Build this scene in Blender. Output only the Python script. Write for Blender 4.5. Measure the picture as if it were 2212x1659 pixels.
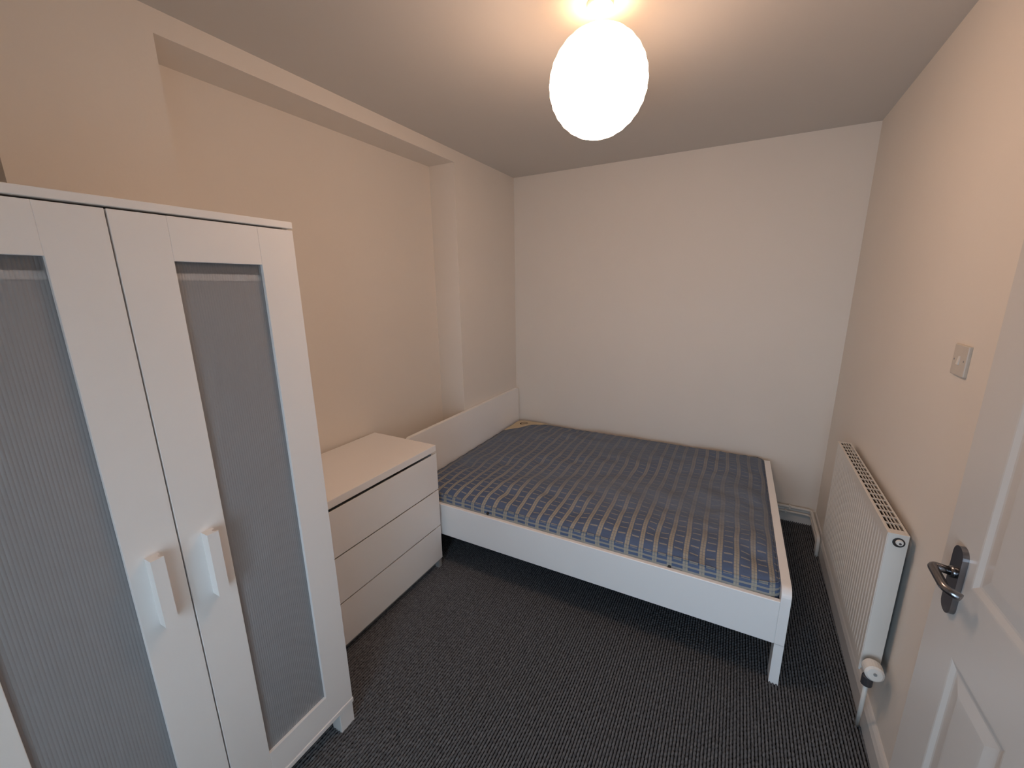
import bpy, bmesh, math, random
import numpy as np
from mathutils import Vector, Matrix

for o in list(bpy.data.objects):
    bpy.data.objects.remove(o, do_unlink=True)
scene = bpy.context.scene
col = scene.collection
random.seed(4)

# ------------------------------------------------------------------ camera
cam_d = bpy.data.cameras.new('camera')
cam = bpy.data.objects.new('camera', cam_d)
col.objects.link(cam)
cam_d.sensor_fit = 'HORIZONTAL'
cam_d.sensor_width = 36.0
cam_d.lens = 36.0 * 886.88 / 2212.0
cam_d.clip_start = 0.02
PITCH, YAW, ROLL = math.radians(13.155), math.radians(28.50), math.radians(-0.866)
fwd = Vector((-math.sin(YAW) * math.cos(PITCH), math.cos(YAW) * math.cos(PITCH), -math.sin(PITCH)))
rt = Vector((math.cos(YAW), math.sin(YAW), 0))
up = rt.cross(fwd)
r2 = math.cos(ROLL) * rt + math.sin(ROLL) * up
u2 = -math.sin(ROLL) * rt + math.cos(ROLL) * up
mw = Matrix((( r2.x, u2.x, -fwd.x, 0.0), (r2.y, u2.y, -fwd.y, 0.0), (r2.z, u2.z, -fwd.z, 1.608), (0, 0, 0, 1)))
cam.matrix_world = mw
scene.camera = cam

# ------------------------------------------------------------------ world, daylight, exposure
SKY = 8.6
LAMP = 24.0
world = bpy.data.worlds.new('overcast_sky')
scene.world = world
world.use_nodes = True
bg = world.node_tree.nodes['Background']
bg.inputs[0].default_value = (0.62, 0.81, 1.0, 1)
bg.inputs[1].default_value = SKY
scene.view_settings.view_transform = 'Standard'
scene.view_settings.look = 'None'
scene.view_settings.exposure = 0.0
scene.view_settings.gamma = 1.0
scene.view_settings.use_curve_mapping = False
scene.cycles.max_bounces = 10
scene.cycles.diffuse_bounces = 6

NEAR = -0.56                          # inner face of the wall behind the camera
WIN = (-0.72, 0.44, 0.35, 1.52)       # window in that wall: x0 x1 z0 z1
pl = bpy.data.lights.new('window_portal', 'AREA')
pl.shape = 'RECTANGLE'
pl.size = WIN[1] - WIN[0]
pl.size_y = WIN[3] - WIN[2]
pl.cycles.is_portal = True
po = bpy.data.objects.new('window_portal', pl)
col.objects.link(po)
po.location = ((WIN[0] + WIN[1]) / 2, NEAR - 0.16, (WIN[2] + WIN[3]) / 2)
po.rotation_euler = (math.radians(90), 0, 0)

# ------------------------------------------------------------------ materials
def mat(name, c, rough=0.5, metal=0.0, var=0.0, vscale=8.0, bump=0.0, bscale=200.0, spec=0.5, emit=None, es=0.0):
    m = bpy.data.materials.new(name)
    m.use_nodes = True
    nt = m.node_tree
    p = nt.nodes['Principled BSDF']
    p.inputs['Base Color'].default_value = (*c, 1)
    p.inputs['Roughness'].default_value = rough
    p.inputs['Metallic'].default_value = metal
    p.inputs['Specular IOR Level'].default_value = spec
    tc = nt.nodes.new('ShaderNodeTexCoord')
    if var:
        n = nt.nodes.new('ShaderNodeTexNoise')
        n.inputs['Scale'].default_value = vscale
        n.inputs['Detail'].default_value = 4
        nt.links.new(tc.outputs['Object'], n.inputs['Vector'])
        mx = nt.nodes.new('ShaderNodeMixRGB')
        mx.inputs[1].default_value = (*[x * (1 - var) for x in c], 1)
        mx.inputs[2].default_value = (*[min(1, x * (1 + var)) for x in c], 1)
        nt.links.new(n.outputs['Fac'], mx.inputs[0])
        nt.links.new(mx.outputs[0], p.inputs['Base Color'])
    if bump:
        n2 = nt.nodes.new('ShaderNodeTexNoise')
        n2.inputs['Scale'].default_value = bscale
        n2.inputs['Detail'].default_value = 3
        nt.links.new(tc.outputs['Object'], n2.inputs['Vector'])
        b = nt.nodes.new('ShaderNodeBump')
        b.inputs['Strength'].default_value = bump
        b.inputs['Distance'].default_value = 0.002
        nt.links.new(n2.outputs['Fac'], b.inputs['Height'])
        nt.links.new(b.outputs[0], p.inputs['Normal'])
    if emit:
        p.inputs['Emission Color'].default_value = (*emit, 1)
        p.inputs['Emission Strength'].default_value = es
    return m

M = {}
M['wall'] = mat('wall_paint', (0.80, 0.757, 0.70), 0.75, var=0.02, vscale=3, bump=0.12, bscale=90, spec=0.25)
M['ceil'] = mat('ceiling_paint', (0.66, 0.635, 0.60), 0.85, var=0.015, vscale=2, bump=0.08, bscale=90, spec=0.2)
M['gloss'] = mat('white_gloss_paint', (0.70, 0.69, 0.67), 0.28, var=0.02, vscale=6, bump=0.05, bscale=40)
M['door'] = mat('aged_white_door_paint', (0.64, 0.62, 0.59), 0.32, var=0.02, vscale=6, bump=0.05, bscale=40)
M['white'] = mat('white_foil', (0.90, 0.89, 0.88), 0.38, var=0.012, vscale=5, bump=0.03, bscale=150)
M['bedwhite'] = mat('white_bed_foil', (0.92, 0.92, 0.92), 0.35, var=0.012, vscale=5, bump=0.03, bscale=150)
M['dark'] = mat('dark_slot_shade', (0.06, 0.05, 0.042), 0.8, var=0.1)  # dark brown stands for the shade inside the radiator's grille slots
M['rad'] = mat('radiator_enamel', (0.72, 0.70, 0.66), 0.3, var=0.02, vscale=10, bump=0.03, bscale=60)
M['plastic'] = mat('white_plastic', (0.78, 0.76, 0.72), 0.35, var=0.02, vscale=30)
M['switch'] = mat('switch_plastic', (0.60, 0.56, 0.50), 0.4, var=0.04, vscale=30)
M['black'] = mat('black_plastic', (0.02, 0.02, 0.022), 0.45, var=0.1, vscale=60)
M['brass'] = mat('dull_dark_valve_metal', (0.10, 0.10, 0.11), 0.4, metal=0.6, var=0.15, vscale=80)
M['chrome'] = mat('satin_chrome', (0.24, 0.24, 0.255), 0.24, metal=1.0, var=0.05, vscale=60)
M['foot'] = mat('grey_plastic_foot', (0.30, 0.31, 0.31), 0.5, var=0.05, vscale=60)
M['cream'] = mat('cream_label_cloth', (0.62, 0.52, 0.36), 0.7, var=0.06, vscale=40, bump=0.2, bscale=400)
M['logo'] = mat('dark_logo_print', (0.05, 0.035, 0.03), 0.7, var=0.1, vscale=60)
M['piping'] = mat('mattress_piping', (0.15, 0.165, 0.20), 0.8, var=0.3, vscale=90)
M['slat'] = mat('pine_slat', (0.45, 0.33, 0.20), 0.6, var=0.15, vscale=14)
M['paper'] = mat('lit_paper_shade', (0.9, 0.85, 0.75), 0.8, var=0.01, vscale=20, emit=(1.0, 0.655, 0.455), es=LAMP)
def dim_crown():
    # emission painted weaker towards the globe's crown to spare the ceiling above
    nt = M['paper'].node_tree
    p = nt.nodes['Principled BSDF']
    tc = nt.nodes.new('ShaderNodeTexCoord')
    sp = nt.nodes.new('ShaderNodeSeparateXYZ')
    nt.links.new(tc.outputs['Object'], sp.inputs[0])
    mr = nt.nodes.new('ShaderNodeMapRange')
    mr.interpolation_type = 'SMOOTHSTEP'
    mr.inputs['From Min'].default_value = -0.275
    mr.inputs['From Max'].default_value = -0.125
    mr.inputs['To Min'].default_value = LAMP
    mr.inputs['To Max'].default_value = LAMP * 0.09
    nt.links.new(sp.outputs[2], mr.inputs['Value'])
    nt.links.new(mr.outputs[0], p.inputs['Emission Strength'])
dim_crown()
M['cord'] = mat('lamp_cord', (0.75, 0.70, 0.60), 0.5, var=0.02, vscale=40)

# translucent ribbed plastic of the wardrobe doors
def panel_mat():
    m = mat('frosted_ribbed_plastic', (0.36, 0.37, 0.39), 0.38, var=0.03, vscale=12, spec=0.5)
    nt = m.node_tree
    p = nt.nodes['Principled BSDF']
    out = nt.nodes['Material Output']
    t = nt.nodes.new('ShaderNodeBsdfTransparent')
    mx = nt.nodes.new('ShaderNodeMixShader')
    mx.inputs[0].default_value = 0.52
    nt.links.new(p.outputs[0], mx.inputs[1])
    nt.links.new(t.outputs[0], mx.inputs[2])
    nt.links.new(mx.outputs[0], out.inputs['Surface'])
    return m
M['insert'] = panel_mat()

def glass_mat():
    m = bpy.data.materials.new('window_glass')
    m.use_nodes = True
    nt = m.node_tree
    out = nt.nodes['Material Output']
    t = nt.nodes.new('ShaderNodeBsdfTransparent')
    g = nt.nodes.new('ShaderNodeBsdfGlossy')
    g.inputs['Roughness'].default_value = 0.02
    mx = nt.nodes.new('ShaderNodeMixShader')
    mx.inputs[0].default_value = 0.06
    nt.links.new(t.outputs[0], mx.inputs[1])
    nt.links.new(g.outputs[0], mx.inputs[2])
    nt.links.new(mx.outputs[0], out.inputs['Surface'])
    return m
M['glass'] = glass_mat()
M['backing'] = mat('added_grey_sheet', (0.47, 0.48, 0.50), 0.7, var=0.03, vscale=10)

def carpet_mat():
    m = mat('charcoal_cord_carpet', (0.075, 0.075, 0.078), 0.95, spec=0.15)
    nt = m.node_tree
    p = nt.nodes['Principled BSDF']
    tc = nt.nodes.new('ShaderNodeTexCoord')
    mp = nt.nodes.new('ShaderNodeMapping')
    mp.inputs['Scale'].default_value = (70, 40, 1)
    nt.links.new(tc.outputs['Object'], mp.inputs['Vector'])
    v = nt.nodes.new('ShaderNodeTexNoise')
    v.inputs['Scale'].default_value = 1.6
    v.inputs['Detail'].default_value = 4
    nt.links.new(mp.outputs[0], v.inputs['Vector'])
    r = nt.nodes.new('ShaderNodeValToRGB')
    r.color_ramp.elements[0].position = 0.25
    r.color_ramp.elements[0].color = (0.082, 0.088, 0.097, 1)
    r.color_ramp.elements[1].position = 0.80
    r.color_ramp.elements[1].color = (0.215, 0.225, 0.24, 1)
    nt.links.new(v.outputs['Fac'], r.inputs[0])
    # colour falls to black low between the cords
    sp = nt.nodes.new('ShaderNodeSeparateXYZ')
    nt.links.new(tc.outputs['Object'], sp.inputs[0])
    mr = nt.nodes.new('ShaderNodeMapRange')
    mr.inputs['From Min'].default_value = -0.0035
    mr.inputs['From Max'].default_value = 0.0015
    nt.links.new(sp.outputs[2], mr.inputs['Value'])
    mxb = nt.nodes.new('ShaderNodeMixRGB')
    mxb.inputs[1].default_value = (0.006, 0.006, 0.007, 1)
    nt.links.new(mr.outputs[0], mxb.inputs[0])
    nt.links.new(r.outputs[0], mxb.inputs[2])
    nt.links.new(mxb.outputs[0], p.inputs['Base Color'])
    n2 = nt.nodes.new('ShaderNodeTexNoise')
    n2.inputs['Scale'].default_value = 700
    nt.links.new(tc.outputs['Object'], n2.inputs['Vector'])
    b = nt.nodes.new('ShaderNodeBump')
    b.inputs['Strength'].default_value = 0.35
    b.inputs['Distance'].default_value = 0.001
    nt.links.new(n2.outputs['Fac'], b.inputs['Height'])
    nt.links.new(b.outputs[0], p.inputs['Normal'])
    return m
M['carpet'] = carpet_mat()

# woven check of the mattress: beige double bands along y, short cream dashes between them
MX0, MX1, MY0, MY1, MZ0, MZ1 = -1.645, 0.264, 1.735, 3.150, 0.285, 0.447

def ticking_mat():
    m = bpy.data.materials.new('blue_check_ticking')
    m.use_nodes = True
    nt = m.node_tree
    N, Lk = nt.nodes, nt.links
    p = N['Principled BSDF']
    p.inputs['Roughness'].default_value = 0.85
    p.inputs['Specular IOR Level'].default_value = 0.2
    geo = N.new('ShaderNodeNewGeometry')
    tc = N.new('ShaderNodeTexCoord')
    wn = N.new('ShaderNodeTexNoise')
    wn.inputs['Scale'].default_value = 2.4
    wn.inputs['Detail'].default_value = 1
    Lk.new(tc.outputs['Object'], wn.inputs['Vector'])
    off = N.new('ShaderNodeVectorMath'); off.operation = 'SUBTRACT'
    Lk.new(wn.outputs['Color'], off.inputs[0]); off.inputs[1].default_value = (0.5, 0.5, 0.5)
    sc = N.new('ShaderNodeVectorMath'); sc.operation = 'SCALE'
    Lk.new(off.outputs[0], sc.inputs[0]); sc.inputs['Scale'].default_value = 0.055
    ad = N.new('ShaderNodeVectorMath'); ad.operation = 'ADD'
    Lk.new(tc.outputs['Object'], ad.inputs[0]); Lk.new(sc.outputs[0], ad.inputs[1])
    sep = N.new('ShaderNodeSeparateXYZ'); Lk.new(ad.outputs[0], sep.inputs[0])
    nsep = N.new('ShaderNodeSeparateXYZ'); Lk.new(geo.outputs['Normal'], nsep.inputs[0])

    def math_(op, a, b=None, c=None):
        n = N.new('ShaderNodeMath'); n.operation = op
        for i, v in enumerate((a, b, c)):
            if v is None: continue
            if isinstance(v, (int, float)): n.inputs[i].default_value = v
            else: Lk.new(v, n.inputs[i])
        return n.outputs[0]
    top = math_('GREATER_THAN', nsep.outputs[2], 0.55)
    raw = N.new('ShaderNodeSeparateXYZ'); Lk.new(tc.outputs['Object'], raw.inputs[0])
    along = math_('ADD', math_('MULTIPLY', raw.outputs[1], top), math_('MULTIPLY', raw.outputs[2], math_('SUBTRACT', 1, top)))
    # bands
    u = math_('FRACT', math_('DIVIDE', math_('ADD', sep.outputs[0], 5.0), 0.0655))
    band = math_('LESS_THAN', math_('ABSOLUTE', math_('SUBTRACT', u, 0.5)), 0.155)
    split = math_('LESS_THAN', math_('ABSOLUTE', math_('SUBTRACT', u, 0.5)), 0.018)
    v1 = math_('FRACT', math_('DIVIDE', math_('ADD', along, 5.0), 0.0475))
    tick = math_('LESS_THAN', math_('ABSOLUTE', math_('SUBTRACT', v1, 0.5)), 0.085)
    v2 = math_('FRACT', math_('DIVIDE', math_('ADD', along, 5.0), 0.0158))
    seam = math_('LESS_THAN', v2, 0.12)
    mid = math_('GREATER_THAN', math_('ABSOLUTE', math_('SUBTRACT', u, 0.5)), 0.24)
    dash = math_('MULTIPLY', math_('MULTIPLY', tick, mid), 0.75)
    lines = math_('MULTIPLY', band, math_('SUBTRACT', 1, math_('MULTIPLY', math_('MAXIMUM', split, seam), 0.55)))
    # border: two pale lines run round it
    hb = math_('MAXIMUM', math_('LESS_THAN', math_('ABSOLUTE', math_('SUBTRACT', raw.outputs[2], 0.104)), 0.006), math_('LESS_THAN', math_('ABSOLUTE', math_('SUBTRACT', raw.outputs[2], 0.128)), 0.0045))
    hb = math_('MULTIPLY', math_('MULTIPLY', hb, math_('SUBTRACT', 1, top)), 0.8)
    light = math_('MAXIMUM', math_('MAXIMUM', lines, dash), hb)
    # wear: pattern rubbed grey over much of the top
    wr = N.new('ShaderNodeTexNoise'); wr.inputs['Scale'].default_value = 2.3; wr.inputs['Detail'].default_value = 5
    Lk.new(tc.outputs['Object'], wr.inputs['Vector'])
    rp = N.new('ShaderNodeMapRange')
    rp.inputs['From Min'].default_value = 0.30; rp.inputs['From Max'].default_value = 0.62
    rp.inputs['To Min'].default_value = 0.45; rp.inputs['To Max'].default_value = 1.0
    Lk.new(wr.outputs['Fac'], rp.inputs['Value'])
    # edge of the top keeps its colour: distance from the long sides, object space
    s0 = N.new('ShaderNodeSeparateXYZ'); Lk.new(tc.outputs['Object'], s0.inputs[0])
    dy = N.new('ShaderNodeMapRange')
    dy.inputs['From Min'].default_value = -0.62; dy.inputs['From Max'].default_value = -0.25
    Lk.new(s0.outputs[1], dy.inputs['Value'])
    wear = math_('MULTIPLY', math_('MULTIPLY', rp.outputs[0], dy.outputs[0]), top)
    amt = math_('MULTIPLY', light, math_('SUBTRACT', 1.0, math_('MULTIPLY', wear, 0.74)))
    cb = N.new('ShaderNodeMixRGB')
    cb.inputs[1].default_value = (0.098, 0.142, 0.245, 1); cb.inputs[2].default_value = (0.158, 0.198, 0.268, 1)
    Lk.new(math_('MULTIPLY', wear, 0.9), cb.inputs[0])
    cl = N.new('ShaderNodeMixRGB')
    Lk.new(cb.outputs[0], cl.inputs[1]); cl.inputs[2].default_value = (0.37, 0.355, 0.305, 1)
    Lk.new(amt, cl.inputs[0])
    Lk.new(cl.outputs[0], p.inputs['Base Color'])
    fn = N.new('ShaderNodeTexNoise'); fn.inputs['Scale'].default_value = 38; fn.inputs['Detail'].default_value = 6
    Lk.new(tc.outputs['Object'], fn.inputs['Vector'])
    bp = N.new('ShaderNodeBump'); bp.inputs['Strength'].default_value = 0.8; bp.inputs['Distance'].default_value = 0.006
    Lk.new(fn.outputs['Fac'], bp.inputs['Height']); Lk.new(bp.outputs[0], p.inputs['Normal'])
    return m
M['ticking'] = ticking_mat()

# ------------------------------------------------------------------ helpers
def empty(name, loc, rz=0.0):
    o = bpy.data.objects.new(name, None)
    o.empty_display_size = 0.1
    o.location = loc
    o.rotation_euler = (0, 0, rz)
    col.objects.link(o)
    bpy.context.view_layer.update()
    return o

def tag(o, label=None, cat=None, group=None, kind=None):
    if label: o['label'] = label
    if cat: o['category'] = cat
    if group: o['group'] = group
    if kind: o['kind'] = kind
    return o

WM = {}
def world_of(o):
    m = Matrix.LocRotScale(o.location, o.rotation_euler, o.scale)
    return world_of(o.parent) @ m if o.parent else m

def obj(name, bm, m, parent=None, local=False, smooth=False):
    """link a bmesh as one mesh object; coordinates are world ones unless local"""
    me = bpy.data.meshes.new(name)
    if parent is not None and not local:
        bm.transform(world_of(parent).inverted())
    bmesh.ops.recalc_face_normals(bm, faces=bm.faces[:])
    bm.to_mesh(me); bm.free()
    if isinstance(m, str): m = M[m]
    me.materials.append(m)
    if smooth:
        me.polygons.foreach_set('use_smooth', [True] * len(me.polygons))
    o = bpy.data.objects.new(name, me)
    col.objects.link(o)
    if parent is not None: o.parent = parent
    return o

def NB(): return bmesh.new()

def box(bm, x0, x1, y0, y1, z0, z1, bev=0.0, seg=2):
    vs = [bm.verts.new((x, y, z)) for x in (x0, x1) for y in (y0, y1) for z in (z0, z1)]
    q = [(0, 1, 3, 2), (4, 6, 7, 5), (0, 4, 5, 1), (2, 3, 7, 6), (0, 2, 6, 4), (1, 5, 7, 3)]
    fs = [bm.faces.new([vs[i] for i in f]) for f in q]
    if bev:
        es = list({e for f in fs for e in f.edges})
        bmesh.ops.bevel(bm, geom=es, offset=bev, segments=seg, profile=0.5, affect='EDGES')
    return bm

def boxo(name, x0, x1, y0, y1, z0, z1, m, parent=None, bev=0.0015, local=False, seg=2):
    return obj(name, box(NB(), x0, x1, y0, y1, z0, z1, bev, seg), m, parent, local)

def prism(bm, pts, axis, a, b):
    """extrude a 2D outline along an axis ('x','y','z') from a to b"""
    def P(p, t):
        if axis == 'x': return (t, p[0], p[1])
        if axis == 'y': return (p[0], t, p[1])
        return (p[0], p[1], t)
    v0 = [bm.verts.new(P(p, a)) for p in pts]
    v1 = [bm.verts.new(P(p, b)) for p in pts]
    n = len(pts)
    bm.faces.new(v0); bm.faces.new(v1[::-1])
    for i in range(n):
        bm.faces.new((v0[i], v0[(i + 1) % n], v1[(i + 1) % n], v1[i]))
    return bm

def bevel_sharp(bm, w, seg=2, ang=40):
    es = [e for e in bm.edges if len(e.link_faces) == 2 and e.calc_face_angle(0) > math.radians(ang)]
    bmesh.ops.bevel(bm, geom=es, offset=w, segments=seg, profile=0.5, affect='EDGES')
    return bm

def tube(bm, pts, r, seg=12, cap=True):
    pts = [Vector(p) for p in pts]
    rings = []
    up0 = None
    for i, p in enumerate(pts):
        if i == 0: t = pts[1] - p
        elif i == len(pts) - 1: t = p - pts[i - 1]
        else: t = (pts[i + 1] - p).normalized() + (p - pts[i - 1]).normalized()
        t.normalize()
        if up0 is None:
            a = Vector((0, 0, 1)) if abs(t.z) < 0.9 else Vector((1, 0, 0))
            up0 = (a - a.dot(t) * t).normalized()
        else:
            up0 = (up0 - up0.dot(t) * t).normalized()
        s = t.cross(up0)
        rr = r[i] if isinstance(r, (list, tuple)) else r
        rings.append([bm.verts.new(p + rr * (math.cos(k * 2 * math.pi / seg) * up0 + math.sin(k * 2 * math.pi / seg) * s)) for k in range(seg)])
    for a, b in zip(rings, rings[1:]):
        for k in range(seg):
            bm.faces.new((a[k], a[(k + 1) % seg], b[(k + 1) % seg], b[k]))
    if cap:
        bm.faces.new(rings[0][::-1]); bm.faces.new(rings[-1])
    return bm

def bend(pts, rad=0.03, n=6):
    """round the corners of a polyline"""
    pts = [Vector(p) for p in pts]
    out = [pts[0]]
    for a, b, c in zip(pts, pts[1:], pts[2:]):
        d0 = (a - b).normalized(); d1 = (c - b).normalized()
        p0 = b + d0 * rad; p1 = b + d1 * rad
        for i in range(n + 1):
            t = i / n
            out.append((1 - t) ** 2 * p0 + 2 * t * (1 - t) * b + t * t * p1)
    out.append(pts[-1])
    return out

def struct(o, label=None):
    o['kind'] = 'structure'
    if label: o['label'] = label
    return o

# ------------------------------------------------------------------ the room
CEIL = 2.470
BACK = 3.180
LB = -1.885      # recessed part of the left wall
LF = -1.682      # chimney-breast plane of the left wall
def wx(y): return 0.604 - 0.022 * (BACK - y)      # the right wall leans in slightly towards the camera
RANG = -math.atan(0.022)

bm = NB(); box(bm, -2.2, 1.6, -2.3, BACK + 0.2, -0.20, -0.006)
floor = struct(obj('floor', bm, 'carpet'), 'charcoal corded carpet over the whole bedroom floor')

# cord pile of the carpet: ribs along y, each a row of loops
def carpet():
    px, py = 0.0113, 0.0172
    x0, x1, y0, y1 = -1.66, 0.61, 0.36, BACK
    nx = int((x1 - x0) / px * 5); ny = int((y1 - y0) / py * 4.5)
    xs = np.linspace(x0, x1, nx); ys = np.linspace(y0, y1, ny)
    X, Y = np.meshgrid(xs, ys)
    rng = np.random.default_rng(3)
    ir = np.floor((X - x0) / px).astype(int)
    ph = rng.random(ir.max() + 2)
    s = (Y / py + ph[ir] + 0.10 * np.sin(Y * 9 + ir))
    jb = np.floor(s).astype(int); jb -= jb.min()
    hb = rng.random((ir.max() + 2, jb.max() + 2))
    ob = rng.random((ir.max() + 2, jb.max() + 2)) - 0.5
    fs = s - np.floor(s)
    bead = np.clip(np.sin(np.pi * fs), 0, 1) ** 0.55
    fu = (X - x0) / px - ir - 0.5
    skew = 0.13 * (fs - 0.5) + 0.07 * ob[ir, jb]
    prof = np.clip(1 - np.abs((fu - skew) / 0.40) ** 2.0, 0, 1) ** 0.5
    Z = -0.0050 + 0.0105 * prof * (0.70 + 0.30 * bead) * (0.88 + 0.2 * hb[ir, jb])
    co = np.stack([X, Y, Z], -1).reshape(-1, 3)
    idx = np.arange(nx * ny).reshape(ny, nx)
    q = np.stack([idx[:-1, :-1], idx[:-1, 1:], idx[1:, 1:], idx[1:, :-1]], -1).reshape(-1, 4)
    me = bpy.data.meshes.new('carpet_pile')
    me.vertices.add(len(co)); me.vertices.foreach_set('co', co.ravel().astype(np.float32))
    me.loops.add(q.size); me.loops.foreach_set('vertex_index', q.ravel().astype(np.int32))
    me.polygons.add(len(q)); me.polygons.foreach_set('loop_start', np.arange(0, q.size, 4, dtype=np.int32))
    me.polygons.foreach_set('use_smooth', np.ones(len(q), bool))
    me.update(calc_edges=True)
    me.materials.append(M['carpet'])
    o = bpy.data.objects.new('carpet_pile', me)
    col.objects.link(o); o.parent = floor
    o['kind'] = 'stuff'
    return o
carpet()

bm = NB(); box(bm, -2.2, 1.6, -2.3, BACK + 0.2, CEIL, CEIL + 0.15)
struct(obj('ceiling', bm, 'ceil'), 'plain off-white painted ceiling')
bm = NB(); box(bm, -2.2, 1.0, BACK, BACK + 0.2, -0.1, CEIL + 0.05)
struct(obj('wall_back', bm, 'wall'), 'plain cream painted wall behind the bed')

# left wall: recessed slab, two piers and the shallow beam that joins them under the ceiling
bm = NB()
PN0, PN1, PF, SOF = 0.395, 0.790, 2.365, 2.398
out = [(LB, NEAR - 0.2), (LB, PN0), (LF, PN0), (LF, PN1), (LB, PN1), (LB, PF), (LF, PF), (LF, BACK + 0.02), (-2.15, BACK + 0.02), (-2.15, NEAR - 0.2)]
prism(bm, out, 'z', -0.1, CEIL + 0.02)
box(bm, LB, LF, PN1, PF, SOF, CEIL + 0.02)
struct(obj('wall_left', bm, 'wall'), 'cream painted wall with a shallow alcove and beam')

# right wall with the doorway the camera stands beside
DY0, DY1, DH = -0.42, 0.37, 2.02
def rwall(bm, y0, y1, z0, z1):
    v = []
    for z in (z0, z1):
        v.append([bm.verts.new(p) for p in ((wx(y0), y0, z), (wx(y1), y1, z), (wx(y1) + 0.12, y1, z), (wx(y0) + 0.12, y0, z))])
    bm.faces.new(v[0]); bm.faces.new(v[1][::-1])
    for i in range(4):
        bm.faces.new((v[0][i], v[0][(i + 1) % 4], v[1][(i + 1) % 4], v[1][i]))
bm = NB()
rwall(bm, DY1, BACK + 0.02, -0.1, CEIL + 0.02)
rwall(bm, -2.2, DY0, -0.1, CEIL + 0.02)
rwall(bm, DY0, DY1, DH, CEIL + 0.02)
struct(obj('wall_right', bm, 'wall'), 'cream painted wall carrying the radiator and light switch')
# hall beyond the doorway
HX = 1.30
bm = NB()
box(bm, HX, HX + 0.2, -2.2, 1.4, -0.1, CEIL + 0.02)
box(bm, 0.60, HX, 1.3, 1.4, -0.1, CEIL + 0.02); box(bm, 0.60, HX, -2.2, -2.1, -0.1, CEIL + 0.02)
struct(obj('wall_hall', bm, 'wall'), 'hall wall beyond the doorway')
x0, x1, z0, z1 = WIN
bm = NB()
box(bm, -2.1, x0, NEAR - 0.2, NEAR, -0.1, CEIL + 0.02); box(bm, x1, 0.54, NEAR - 0.2, NEAR, -0.1, CEIL + 0.02)
box(bm, x0, x1, NEAR - 0.2, NEAR, -0.1, z0); box(bm, x0, x1, NEAR - 0.2, NEAR, z1, CEIL + 0.02)
struct(obj('wall_near', bm, 'wall'), 'wall with the window behind the camera')
w = struct(empty('window_1', ((x0 + x1) / 2, NEAR - 0.1, z0)), 'white framed window behind the camera')
t = 0.05; xm = (x0 + x1) / 2
for a in ((x0, x0 + t, z0, z1), (x1 - t, x1, z0, z1), (x0 + t, x1 - t, z0, z0 + t), (x0 + t, x1 - t, z1 - t, z1), (xm - 0.02, xm + 0.02, z0 + t, z1 - t)):
    boxo('window_frame', a[0], a[1], NEAR - 0.13, NEAR - 0.07, a[2], a[3], 'gloss', w, 0.003)
boxo('pane', x0 + t, xm - 0.02, NEAR - 0.102, NEAR - 0.098, z0 + t, z1 - t, 'glass', w, 0)
boxo('pane', xm + 0.02, x1 - t, NEAR - 0.102, NEAR - 0.098, z0 + t, z1 - t, 'glass', w, 0)
boxo('window_sill', x0 - 0.03, x1 + 0.03, NEAR - 0.07, NEAR + 0.04, z0 - 0.025, z0, 'gloss', w, 0.004)

# skirting boards
def skirt(name, pts2d, axis, a, b, lab):
    bm = prism(NB(), pts2d, axis, a, b)
    return struct(obj(name, bm, 'gloss'), lab)
prof = [(0, -0.01), (-0.018, -0.01), (-0.018, 0.078), (-0.012, 0.094), (-0.006, 0.102), (0, 0.104)]
skirt('baseboard_back', [(BACK + d, z) for d, z in prof], 'x', LF, 0.605, 'white gloss skirting board along the back wall')
bm = prism(NB(), [(d, z) for d, z in prof], 'y', DY1 + 0.06, BACK - 0.001)
o = obj('baseboard_right', bm, 'gloss')
for v in o.data.vertices: v.co.x += wx(v.co.y)
struct(o, 'white gloss skirting board under the radiator')

# ------------------------------------------------------------------ door, swung back against the right wall
DX = 0.470       # room-side face of the open leaf
DE = 1.192       # free edge
DW, DT, DHT = 0.762, 0.038, 1.981
door = struct(empty('door_1', (DX + DT / 2, DE - DW, 0.0)), 'white moulded panel door folded back against the wall')
hz0 = 0.012
stile, mun = 0.128, 0.095
pw = (DW - 2 * stile - mun) / 2
cols_ = [(DE - stile - pw, DE - stile), (DE - DW + stile, DE - DW + stile + pw)]
rows_ = [(0.215, 0.836), (1.003, 1.56), (1.66, 1.86)]
bm = NB()
ys = [DE - DW, DE - DW + stile, DE - DW + stile + pw, DE - stile - pw, DE - stile, DE]
zs = [hz0, 0.215, 0.836, 1.003, 1.56, 1.66, 1.86, DHT]
for i in range(5):
    for k in range(7):
        hole = i in (1, 3) and k in (1, 3, 5)
        if not hole:
            a = [bm.verts.new((DX, y, z)) for y, z in ((ys[i], zs[k]), (ys[i + 1], zs[k]), (ys[i + 1], zs[k + 1]), (ys[i], zs[k + 1]))]
            bm.faces.new(a)
for f in [[(DX, ys[0], hz0), (DX + DT, ys[0], hz0), (DX + DT, ys[0], DHT), (DX, ys[0], DHT)],
          [(DX, DE, hz0), (DX + DT, DE, hz0), (DX + DT, DE, DHT), (DX, DE, DHT)],
          [(DX, ys[0], hz0), (DX + DT, ys[0], hz0), (DX + DT, DE, hz0), (DX, DE, hz0)],
          [(DX, ys[0], DHT), (DX + DT, ys[0], DHT), (DX + DT, DE, DHT), (DX, DE, DHT)],
          [(DX + DT, ys[0], hz0), (DX + DT, DE, hz0), (DX + DT, DE, DHT), (DX + DT, ys[0], DHT)]]:
    bm.faces.new([bm.verts.new(p) for p in f])
bmesh.ops.remove_doubles(bm, verts=bm.verts[:], dist=1e-5)
obj('door_leaf', bm, 'door', door)
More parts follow.
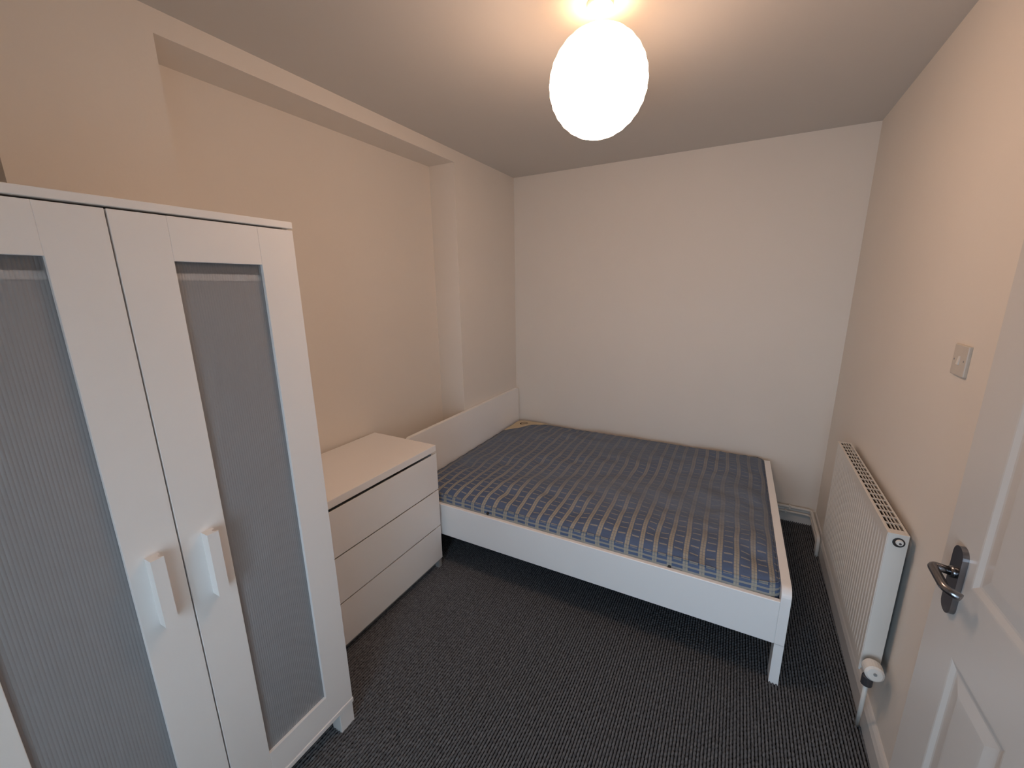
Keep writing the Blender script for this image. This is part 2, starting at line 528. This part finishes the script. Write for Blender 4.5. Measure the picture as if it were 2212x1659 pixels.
for (ya, yb) in cols_:
    for (za, zb) in rows_:
        bm = NB()
        rings = []
        for ins, dep in ((0, 0), (0.004, 0.0005), (0.016, 0.0045), (0.021, 0.005), (0.026, 0.0045), (0.050, 0.0012), (0.056, 0.001)):
            rings.append([bm.verts.new((DX + dep, y, z)) for y, z in ((ya + ins, za + ins), (yb - ins, za + ins), (yb - ins, zb - ins), (ya + ins, zb - ins))])
        for a, b in zip(rings, rings[1:]):
            for i in range(4):
                bm.faces.new((a[i], a[(i + 1) % 4], b[(i + 1) % 4], b[i]))
        bm.faces.new(rings[-1])
        obj('moulded_panel', bm, 'door', door)
# lever handle on a rounded backplate
hy, hz = 1.112, 0.987
def stadium(hw, hh, n=10):
    p = []
    for i in range(n + 1):
        a = math.pi * i / n
        p.append((hw * math.cos(a), hh - hw + hw * math.sin(a)))
    for i in range(n + 1):
        a = math.pi + math.pi * i / n
        p.append((hw * math.cos(a), -hh + hw + hw * math.sin(a)))
    return p
bm = prism(NB(), [(hy + a, hz + b) for a, b in stadium(0.0215, 0.079)], 'x', DX - 0.010, DX + 0.001)
bevel_sharp(bm, 0.003)
hnd = obj('door_handle', bm, 'chrome', door)
hnd['label'] = 'satin chrome lever handle on a rounded backplate'
bm = NB()
tube(bm, [(DX - 0.006, hy, hz + 0.018), (DX - 0.016, hy, hz + 0.018)], 0.0125, 16)
pts = bend([(DX - 0.012, hy, hz + 0.018), (DX - 0.044, hy + 0.004, hz + 0.022), (DX - 0.042, hy - 0.062, hz + 0.012), (DX - 0.024, hy - 0.080, hz + 0.008)], 0.010)
tube(bm, pts, 0.0088, 12)
lv = obj('lever', bm, 'chrome', hnd, smooth=True)
# frame round the doorway
fr = struct(empty('trim_1', (wx(0), DY0, 0)), 'white architrave round the doorway')
for nm, a in (('jamb', (DY1, DY1 + 0.06, 0.0, DH + 0.06)), ('jamb', (DY0 - 0.06, DY0, 0.0, DH + 0.06)), ('head', (DY0, DY1, DH, DH + 0.06))):
    boxo(nm, wx(a[0]) - 0.016, wx(a[0]) + 0.02, a[0], a[1], a[2], a[3], 'gloss', fr, 0.004)

# ------------------------------------------------------------------ wardrobe
WX = -1.142; WXB = -1.655
WY0, WY1, WH = -0.006, 0.800, 1.800
SPL = 0.3925
wd = tag(empty('wardrobe', ((WX + WXB) / 2, (WY0 + WY1) / 2, 0)), 'tall white two-door wardrobe with grey ribbed plastic door panels', 'wardrobe')
T = 0.018
boxo('top_panel', WXB, WX + 0.001, WY0, WY1, WH - T, WH, 'white', wd)
boxo('side_panel', WXB, WX - 0.021, WY0, WY0 + T, 0.1, WH - T, 'white', wd)
boxo('side_panel', WXB, WX - 0.021, WY1 - T, WY1, 0.1, WH - T, 'white', wd)
boxo('back_panel', WXB, WXB + 0.004, WY0 + T, WY1 - T, 0.1, WH - T, 'white', wd, 0)
boxo('base_panel', WXB, WX + 0.003, WY0, WY1 + 0.001, 0.090, 0.1085, 'white', wd, 0.002)
for (xa, ya, nm) in ((WX - 0.052, WY1 - 0.060, 0), (WX - 0.052, WY0 + 0.002, 0), (WXB + 0.01, WY1 - 0.060, 0), (WXB + 0.01, WY0 + 0.002, 0)):
    boxo('leg', xa, xa + 0.050, ya, ya + 0.058, -0.004, 0.091, 'white', wd, 0.002)
PZ0, PZ1 = 0.214, 1.679
for (da, db, pa, pb, side) in ((WY0 + 0.001, SPL - 0.0018, 0.0875, 0.290, -1), (SPL + 0.0018, WY1 - 0.001, 0.4955, 0.6975, 1)):
    zb, zt = 0.1105, WH - T - 0.005
    bm = NB()
    box(bm, WX - 0.020, WX, da, pa, zb, zt, 0.0008, 1); box(bm, WX - 0.020, WX, pb, db, zb, zt, 0.0008, 1)
    box(bm, WX - 0.020, WX, pa, pb, zb, PZ0, 0.0008, 1); box(bm, WX - 0.020, WX, pa, pb, PZ1, zt, 0.0008, 1)
    d = obj('door', bm, 'white', wd)
    # ribbed insert: fine vertical corrugation
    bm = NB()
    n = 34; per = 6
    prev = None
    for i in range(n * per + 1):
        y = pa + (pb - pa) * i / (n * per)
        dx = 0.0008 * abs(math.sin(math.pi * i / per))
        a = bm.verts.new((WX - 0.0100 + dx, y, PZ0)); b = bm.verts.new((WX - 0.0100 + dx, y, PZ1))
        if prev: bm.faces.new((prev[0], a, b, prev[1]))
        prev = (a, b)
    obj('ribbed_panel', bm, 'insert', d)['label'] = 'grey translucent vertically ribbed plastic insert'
    boxo('pale_band_strip', WX - 0.0195, WX - 0.0125, pa + 0.001, pb - 0.001, 1.636, 1.653, 'white', d, 0.001)  # strip added to imitate the band of light across the insert's top
    boxo('added_back_sheet', WX - 0.0195, WX - 0.0125, pa + 0.001, pb - 0.001, PZ0 + 0.001, 1.635, 'backing', d, 0)  # grey sheet added, stopped short so the insert's top edge stays dark
    # bar handle: flat face, one hollowed flank
    yc = (SPL + 0.046) if side > 0 else (SPL - 0.070)
    w0 = 0.026
    prof_h = [(WX - 0.001, yc), (WX + 0.030, yc), (WX + 0.030, yc + w0), (WX + 0.027, yc + w0)]
    for k in range(7):
        a = math.pi * k / 6
        prof_h.append((WX + 0.018 + 0.008 * math.cos(a), yc + w0 - 0.009 * math.sin(a)))
    prof_h += [(WX + 0.006, yc + w0), (WX - 0.001, yc + w0)]
    bm = prism(NB(), prof_h, 'z', 0.838, 1.016)
    h = obj('handle', bm, 'white', d)
    h['label'] = 'white vertical bar handle'

# ------------------------------------------------------------------ chest of drawers
CX, CXB = -1.400, -1.868
CY0, CY1, CH = 0.878, 1.680, 0.766
ch = tag(empty('chest_of_drawers', ((CX + CXB) / 2, (CY0 + CY1) / 2, 0)), 'white three-drawer chest between the wardrobe and the bed', 'chest')
boxo('top_panel', CXB, CX, CY0, CY1, 0.730, CH, 'white', ch, 0.002)
boxo('side_panel', CXB, CX - 0.022, CY0 + 0.001, CY0 + 0.019, 0.03, 0.730, 'white', ch)
boxo('side_panel', CXB, CX - 0.022, CY1 - 0.019, CY1 - 0.001, 0.03, 0.730, 'white', ch)
boxo('back_panel', CXB, CXB + 0.005, CY0 + 0.02, CY1 - 0.02, 0.03, 0.730, 'white', ch, 0)
for za, zb in ((0.058, 0.268), (0.275, 0.494), (0.501, 0.717)):
    bm = NB()
    # front with a bevelled top edge that serves as the grip
    prism(bm, [(CX - 0.018, za), (CX, za), (CX, zb), (CX - 0.004, zb), (CX - 0.018, zb - 0.022)], 'y', CY0, CY1)
    bevel_sharp(bm, 0.0012)
    dr = obj('drawer', bm, 'white', ch)
    bm = NB()
    box(bm, CXB + 0.04, CX - 0.018, CY0 + 0.03, CY0 + 0.042, za + 0.02, zb - 0.05); box(bm, CXB + 0.04, CX - 0.018, CY1 - 0.042, CY1 - 0.03, za + 0.02, zb - 0.05)
    box(bm, CXB + 0.04, CX - 0.018, CY0 + 0.042, CY1 - 0.042, za + 0.02, za + 0.03); box(bm, CXB + 0.04, CXB + 0.052, CY0 + 0.042, CY1 - 0.042, za + 0.03, zb - 0.05)
    obj('drawer_box', bm, 'white', dr)
boxo('plinth', CX - 0.050, CX - 0.034, CY0 + 0.02, CY1 - 0.02, 0.012, 0.070, 'foot', ch)
for xa in (CX - 0.034, CXB + 0.01):
    for ya in (CY0 + 0.003, CY1 - 0.028):
        boxo('foot', xa, xa + 0.030, ya, ya + 0.024, -0.003, 0.056, 'foot', ch, 0.002)

# ------------------------------------------------------------------ bed
BX0, BX1 = -1.682 + 0.003, 0.296
BY0, BY1 = 1.708, 3.158
bed = tag(empty('bed_frame', ((BX0 + BX1) / 2, (BY0 + BY1) / 2, 0)), 'white double bed frame with a low headboard in the corner', 'bed')
def end_board(xa, xb, ztop, zbot, rad, ya, yb, legw, name):
    """board with rounded upper corners, seen as an outline in the y-z plane"""
    p = [(ya, zbot), (yb, zbot)]
    for i in range(9):
        a = math.pi / 2 * i / 8
        p.append((yb - rad + rad * math.cos(a), ztop - rad + rad * math.sin(a)))
    for i in range(9):
        a = math.pi / 2 + math.pi / 2 * i / 8
        p.append((ya + rad + rad * math.cos(a), ztop - rad + rad * math.sin(a)))
    bm = prism(NB(), p, 'x', xa, xb)
    bevel_sharp(bm, 0.003, 2, 60)
    o = obj(name, bm, 'bedwhite', bed)
    for la in (ya, yb - legw):
        bm = prism(NB(), [(la, -0.004), (la + legw, -0.004), (la + legw, zbot + 0.001), (la, zbot + 0.001)], 'x', xa, xb)
        bevel_sharp(bm, 0.002, 1)
        obj('leg', bm, 'bedwhite', bed)
    return o
end_board(0.262, BX1, 0.441, 0.190, 0.040, BY0, BY1 - 0.025, 0.062, 'footboard')
end_board(BX0, -1.652, 0.742, 0.190, 0.026, 1.735, 3.165, 0.062, 'headboard')
boxo('side_rail', -1.652, 0.262, BY0, BY0 + 0.022, 0.190, 0.386, 'bedwhite', bed, 0.003)
boxo('side_rail', -1.652, 0.262, BY1 - 0.014, BY1 + 0.008, 0.190, 0.386, 'bedwhite', bed, 0.003)
boxo('ledge', -1.652, 0.262, BY0 + 0.022, BY0 + 0.05, 0.235, 0.262, 'slat', bed)
boxo('ledge', -1.652, 0.262, BY1 - 0.042, BY1 - 0.014, 0.235, 0.262, 'slat', bed)
for i in range(13):
    xa = -1.60 + i * 0.142
    boxo('slat', xa, xa + 0.07, BY0 + 0.024, BY1 - 0.016, 0.262, 0.286, 'slat', bed, 0)

# ------------------------------------------------------------------ mattress
mcx, mcy = (MX0 + MX1) / 2, (MY0 + MY1) / 2
def hills(x, y):
    s = 0.0045 * math.sin(9.1 * x + 2.3 * y + 1.0) + 0.0035 * math.sin(13.7 * y - 5.2 * x + 0.4) + 0.003 * math.sin(21 * x + 17 * y)
    s += 0.0022 * math.sin(31 * x - 12 * y + 2) + 0.002 * math.sin(38 * y + 9 * x)
    # tufts: shallow dimples in staggered rows
    i = round((x - MX0 - 0.16) / 0.21); 
    for di in (-1, 0, 1):
        xi = MX0 + 0.16 + (i + di) * 0.21
        sh = 0.11 if (i + di) % 2 else 0.0
        j = round((y - MY0 - 0.15 - sh) / 0.24)
        yj = MY0 + 0.15 + sh + j * 0.24
        d2 = (x - xi) ** 2 + (y - yj) ** 2
        s -= 0.013 * math.exp(-d2 / 0.0020)
    u = min(1.0, min(x - MX0, MX1 - x) / 0.28); v = min(1.0, min(y - MY0, MY1 - y) / 0.28)
    u = max(u, 0); v = max(v, 0)
    e = min(1.0, min(x - MX0, MX1 - x, y - MY0, MY1 - y) / 0.07); e = max(0, e)
    return s * e + 0.017 * (u * (2 - u)) * (v * (2 - v))
def mtop(x, y): return MZ1 + hills(x, y)

def mattress():
    r = 0.030; rp = 0.055
    a, b, c = (MX1 - MX0) / 2, (MY1 - MY0) / 2, (MZ1 - MZ0) / 2
    cz = (MZ0 + MZ1) / 2
    def lin(h, n, rr):
        inner = list(np.linspace(-(h - rr), h - rr, n))
        k = [rr * t for t in (0.0, 0.25, 0.5, 0.75)]
        return [-h + t for t in k] + inner + [h - t for t in k[::-1]]
    gx = lin(a, 150, rp); gy = lin(b, 110, rp); gz = lin(c, 5, r)
    bm = NB()
    cache = {}
    def V(x, y, z):
        key = (round(x, 6), round(y, 6), round(z, 6))
        if key in cache: return cache[key]
        ix = max(-(a - rp), min(a - rp, x)); iy = max(-(b - rp), min(b - rp, y)); iz = max(-(c - r), min(c - r, z))
        d = Vector(((x - ix) / rp, (y - iy) / rp, (z - iz) / r))
        if d.length > 1e-9: d.normalize()
        P = Vector((ix + d.x * rp, iy + d.y * rp, iz + d.z * r))
        wxp, wyp = mcx + P.x, mcy + P.y
        t = max(0, min(1, (P.z - (c - r - 0.02)) / (r + 0.02)))
        P.z += hills(wxp, wyp) * t
        # border bellies out a little between the pipings
        m_ = max(0, 1 - (P.z / c) ** 2)
        puff = 0.005 * m_ + 0.002 * math.sin(40 * wxp + 31 * wyp) * m_
        P.x += puff * d.x; P.y += puff * d.y
        v = bm.verts.new((P.x, P.y, P.z + cz - MZ0))
        cache[key] = v
        return v
    def grid(A, B, f):
        for i in range(len(A) - 1):
            for j in range(len(B) - 1):
                vs = [f(A[i], B[j]), f(A[i + 1], B[j]), f(A[i + 1], B[j + 1]), f(A[i], B[j + 1])]
                if len(set(vs)) == 4: bm.faces.new(vs)
    grid(gx, gy, lambda p, q: V(p, q, c)); grid(gx, gy, lambda p, q: V(p, q, -c))
    grid(gx, gz, lambda p, q: V(p, -b, q)); grid(gx, gz, lambda p, q: V(p, b, q))
    grid(gy, gz, lambda p, q: V(-a, p, q)); grid(gy, gz, lambda p, q: V(a, p, q))
    o = obj('mattress', bm, 'ticking', None, smooth=True)
    o.location = (mcx, mcy, MZ0)
    return o
mt = mattress()
tag(mt, 'worn blue and beige checked mattress lying on the bed frame', 'mattress')
# piping round the upper and lower edge
for zz, ins in ((MZ1 - 0.012, -0.001), (MZ0 + 0.010, 0.002)):
    pts = []
    R = 0.055
    for cx_, cy_, a0 in ((MX1 - R, MY0 + R, -90), (MX1 - R, MY1 - R, 0), (MX0 + R, MY1 - R, 90), (MX0 + R, MY0 + R, 180)):
        for k in range(7):
            a = math.radians(a0 + 90 * k / 6)
            pts.append((cx_ + (R - 0.006 - ins) * math.cos(a), cy_ + (R - 0.006 - ins) * math.sin(a), zz))
    dense = []
    for p, q in zip(pts, pts[1:] + pts[:1]):
        L = math.dist(p, q); n = max(1, int(L / 0.03))
        for k in range(n):
            t = k / n
            dense.append((p[0] + (q[0] - p[0]) * t, p[1] + (q[1] - p[1]) * t, zz + 0.0025 * math.sin(37 * (p[0] + (q[0] - p[0]) * t) + 11 * k)))
    dense.append(dense[0])
    obj('piping', tube(NB(), dense, 0.0026, 8, cap=False), 'ticking', mt, smooth=True)
# sewn corner label in the far head corner
bm = NB()
n = 22; g = {}
LX, LY = 0.275, 0.300
for i in range(n + 1):
    for j in range(n + 1 - i):
        u, v = i / n, j / n
        x = MX0 + 0.022 + LX * u; y = MY1 - 0.020 - LY * v
        # rounded outer corner
        R = 0.06; dx, dy = x - (MX0 + 0.022 + R), (MY1 - 0.020 - R) - y
        if dx < 0 and dy < 0:
            L = math.hypot(dx, dy)
            if L > R:
                x = MX0 + 0.022 + R + dx * R / L; y = MY1 - 0.020 - R - dy * R / L
        g[i, j] = bm.verts.new((x, y, mtop(x, y) + 0.0035))
for i in range(n):
    for j in range(n - i):
        bm.faces.new((g[i, j], g[i + 1, j], g[i, j + 1]))
        if j < n - i - 1: bm.faces.new((g[i + 1, j], g[i + 1, j + 1], g[i, j + 1]))
ret = bmesh.ops.extrude_face_region(bm, geom=bm.faces[:])
for v in [e for e in ret['geom'] if isinstance(e, bmesh.types.BMVert)]: v.co.z -= 0.003
lab = obj('corner_label', bm, 'cream', mt, smooth=False)
lab['label'] = 'cream sewn corner label with a dark oval logo'
bm = NB()
lx, ly, ca = MX0 + 0.105, MY1 - 0.105, math.radians(20)
def el(a, rx, ry):
    p = rx * math.cos(a), ry * math.sin(a)
    x = lx + p[0] * math.cos(ca) - p[1] * math.sin(ca); y = ly + p[0] * math.sin(ca) + p[1] * math.cos(ca)
    return (x, y, mtop(x, y) + 0.0045)
N_ = 28
A = [bm.verts.new(el(2 * math.pi * k / N_, 0.036, 0.030)) for k in range(N_)]
B = [bm.verts.new(el(2 * math.pi * k / N_, 0.025, 0.018)) for k in range(N_)]
for k in range(N_): bm.faces.new((A[k], A[(k + 1) % N_], B[(k + 1) % N_], B[k]))
obj('oval_logo', bm, 'logo', lab)
# black vents in the border
for vxp, vzp in ((-1.103, 0.398), (-0.155, 0.388)):
    obj('vent', tube(NB(), [(vxp, MY0 - 0.010, vzp), (vxp, MY0 + 0.01, vzp)], 0.008, 14), 'black', mt)

# ------------------------------------------------------------------ pendant lamp
LXc, LYc, LZc, LR = -0.466, 1.472, 2.247, 0.157
lamp = tag(empty('pendant_lamp', (LXc, LYc, CEIL)), 'glowing white paper globe pendant lamp hanging from the ceiling', 'lamp')
bm = NB()
rings = []
NS, NR = 72, 14
sub = 4
tot = NR * sub
for i in range(tot + 1):
    th = math.radians(14) + (math.radians(166) - math.radians(14)) * i / tot
    k = abs(math.sin(math.pi * i / sub))
    rr = LR * (1 - 0.010 * k)
    rings.append([bm.verts.new((LXc + rr * math.sin(th) * math.cos(2 * math.pi * j / NS), LYc + rr * math.sin(th) * math.sin(2 * math.pi * j / NS), LZc + rr * math.cos(th))) for j in range(NS)])
for a, b in zip(rings, rings[1:]):
    for j in range(NS):
        bm.faces.new((a[j], a[(j + 1) % NS], b[(j + 1) % NS], b[j]))
bm.faces.new(rings[-1])
obj('shade', bm, 'paper', lamp, smooth=True)
obj('cord', tube(NB(), [(LXc, LYc, CEIL - 0.01), (LXc, LYc, LZc + 0.12)], 0.0032, 10), 'cord', lamp, smooth=True)
obj('bulb_holder', tube(NB(), [(LXc, LYc, LZc + 0.145), (LXc, LYc, LZc + 0.10)], [0.012, 0.019], 16), 'plastic', lamp, smooth=False)
bm = tube(NB(), [(LXc, LYc, CEIL + 0.001), (LXc, LYc, CEIL - 0.012), (LXc, LYc, CEIL - 0.020), (LXc, LYc, CEIL - 0.024)], [0.040, 0.040, 0.030, 0.008], 28)
obj('ceiling_rose', bm, 'plastic', lamp)

# ------------------------------------------------------------------ radiator (local frame: x out of the wall is negative, y along it)
RY0, RL = 1.603, 0.905
RT, RBt = 0.826, 0.283
rad = tag(empty('radiator', (wx(RY0), RY0, 0.0), RANG), 'white ribbed panel radiator with a top grille on the right wall', 'radiator')
FX, BXr = -0.072, -0.019
bm = NB()
n = int(RL / 0.0285); prev = None
ya, yb = 0.018, RL - 0.018
stp = (yb - ya) / n
prof_r = []
for i in range(n):
    y = ya + i * stp
    prof_r += [(y, 0.0), (y + stp * 0.16, 0.0016), (y + stp * 0.41, 0.0016), (y + stp * 0.57, 0.0)]
prof_r.append((yb, 0.0))
zl = [(RBt, 0.0, 0), (RBt + 0.03, 0, 0), (RBt + 0.055, 0, 1), (RT - 0.055, 0, 1), (RT - 0.03, 0, 0), (RT - 0.006, 0, 0)]
rows = []
for z, _, on in zl:
    rows.append([bm.verts.new((FX + d * on, y, z)) for y, d in prof_r])
for a, b in zip(rows, rows[1:]):
    for i in range(len(a) - 1): bm.faces.new((a[i], a[i + 1], b[i + 1], b[i]))
obj('front_panel', bm, 'rad', rad, local=True)
# folded edges of the front panel
for ye in (0.004, RL - 0.020):
    boxo('panel_edge', FX - 0.0005, FX + 0.006, ye, ye + 0.016, RBt, RT - 0.004, 'rad', rad, 0.002, True)
boxo('end_panel', FX + 0.001, BXr, 0.0, 0.004, RBt + 0.012, RT - 0.001, 'rad', rad, 0.0015, True)
boxo('end_panel', FX + 0.001, BXr, RL - 0.004, RL, RBt + 0.012, RT - 0.001, 'rad', rad, 0.0015, True)
# convector fins behind the front panel
bm = NB()
for i in range(72):
    y = 0.02 + i * (RL - 0.04) / 71
    box(bm, FX + 0.012, BXr - 0.004, y, y + 0.0012, RBt + 0.04, RT - 0.016)
obj('convector_fins', bm, 'dark', rad, local=True)
# top grille: frame and every bar
bm = NB(); g0, g1 = 0.030, RL - 0.012
zA, zB = RT - 0.005, RT
box(bm, FX - 0.001, FX + 0.0085, -0.0005, RL, zA, zB, 0.001); box(bm, BXr - 0.0065, BXr, -0.0005, RL, zA, zB, 0.001)
box(bm, FX + 0.0085, BXr - 0.0065, -0.0005, g0, zA, zB, 0.001); box(bm, FX + 0.0085, BXr - 0.0065, g1, RL, zA, zB, 0.001)
gr = obj('top_grille', bm, 'rad', rad, local=True)
nrow = 19
for i in range(1, nrow):
    y = g0 + (g1 - g0) * i / nrow
    boxo('grille_bar', FX + 0.008, BXr - 0.006, y - 0.0026, y + 0.0026, zA, zB - 0.0003, 'rad', gr, 0, True)
for k in range(1, 4):
    x = FX + 0.0085 + (BXr - 0.0065 - FX - 0.0085) * k / 4
    boxo('grille_bar', x - 0.0013, x + 0.0013, g0, g1, zA, zB - 0.0002, 'rad', gr, 0, True)
# bleed plug
px_, pz_ = -0.043, RT - 0.028
pg = obj('bleed_plug', tube(NB(), [(px_, 0.004, pz_), (px_, -0.004, pz_)], 0.0155, 20), 'black', rad, local=True)
obj('plug_cap', tube(NB(), [(px_ + 0.001, -0.002, pz_ + 0.002), (px_ + 0.001, -0.009, pz_ + 0.002)], [0.0105, 0.009], 18), 'plastic', pg, local=True)
obj('plug_pin', tube(NB(), [(px_ + 0.002, -0.008, pz_), (px_ + 0.002, -0.011, pz_)], 0.0035, 10), 'brass', pg, local=True)
# thermostatic valve on its pipe
vx, vy, vz = -0.050, -0.018, RBt + 0.036
bm = NB()
tube(bm, [(vx, 0.004, vz), (vx, vy, vz)], 0.011, 14)
tube(bm, [(vx, vy, vz + 0.012), (vx, vy, vz - 0.030), (vx, vy, vz - 0.034), (vx, vy, vz - 0.066)], [0.0125, 0.0125, 0.016, 0.016], 14)
valve = obj('valve', bm, 'brass', rad, local=True)
hd = tube(NB(), [(vx, vy - 0.002, vz + 0.018), (vx, vy - 0.016, vz + 0.020), (vx, vy - 0.050, vz + 0.024), (vx, vy - 0.056, vz + 0.025)], [0.021, 0.0285, 0.0265, 0.020], 22)
obj('valve_head', hd, 'plastic', valve, local=True)
obj('head_mark', tube(NB(), [(vx, vy - 0.055, vz + 0.027), (vx, vy - 0.058, vz + 0.027)], 0.005, 12), 'foot', valve, local=True)
obj('supply_pipe', tube(NB(), bend([(vx, vy, vz - 0.06), (vx, vy, 0.15), (-0.029, vy + 0.075, -0.005)], 0.03), 0.0070, 12), 'rad', rad, local=True, smooth=True)
for yy in (0.16, RL - 0.16):
    boxo('wall_bracket', BXr - 0.002, 0.002, yy - 0.015, yy + 0.015, RBt + 0.06, RT - 0.04, 'rad', rad, 0, True)

# ------------------------------------------------------------------ heating pipes along the skirting
for zc, r, dyy, lab_ in ((0.114, 0.0105, 0.030, 'upper white heating pipe clipped above the skirting in the corner'), (0.078, 0.0080, 0.030, 'lower white heating pipe clipped to the skirting in the corner')):
    yp = BACK - dyy
    xr = lambda y: wx(y) - dyy
    ye = 2.80 if zc > 0.1 else 2.84
    pts = bend([(-1.55, yp, zc), (xr(yp), yp, zc), (xr(ye), ye, zc), (xr(ye), ye - 0.01, -0.02)], 0.03)
    pp = tag(obj('heating_pipe', tube(NB(), pts, r, 12), 'rad', None, smooth=True), lab_, 'pipe')
    for cxp in (0.10, 0.45 if zc > 0.1 else 0.43, ):
        bm = NB(); box(bm, cxp - 0.006, cxp + 0.006, yp - r - 0.003, BACK - 0.016, zc - r - 0.003, zc + r + 0.003, 0.002)
        obj('pipe_clip', bm, 'plastic', pp)

# ------------------------------------------------------------------ light switch
sw = tag(empty('light_switch', (wx(1.588), 1.588, 1.393), RANG), 'small square white light switch on the right wall above the radiator end', 'switch')
boxo('switch_plate', -0.009, 0.001, -0.043, 0.043, -0.043, 0.043, 'switch', sw, 0.003, True)
rk = NB(); prism(rk, [(-0.008, -0.012), (-0.0125, -0.012), (-0.0095, 0.012), (-0.008, 0.012)], 'y', -0.006, 0.006)
obj('rocker', rk, 'plastic', sw, local=True)
for yy in (-0.030, 0.030):
    obj('screw', tube(NB(), [(-0.006, yy, 0), (-0.0096, yy, 0)], 0.0028, 10), 'foot', sw, local=True)
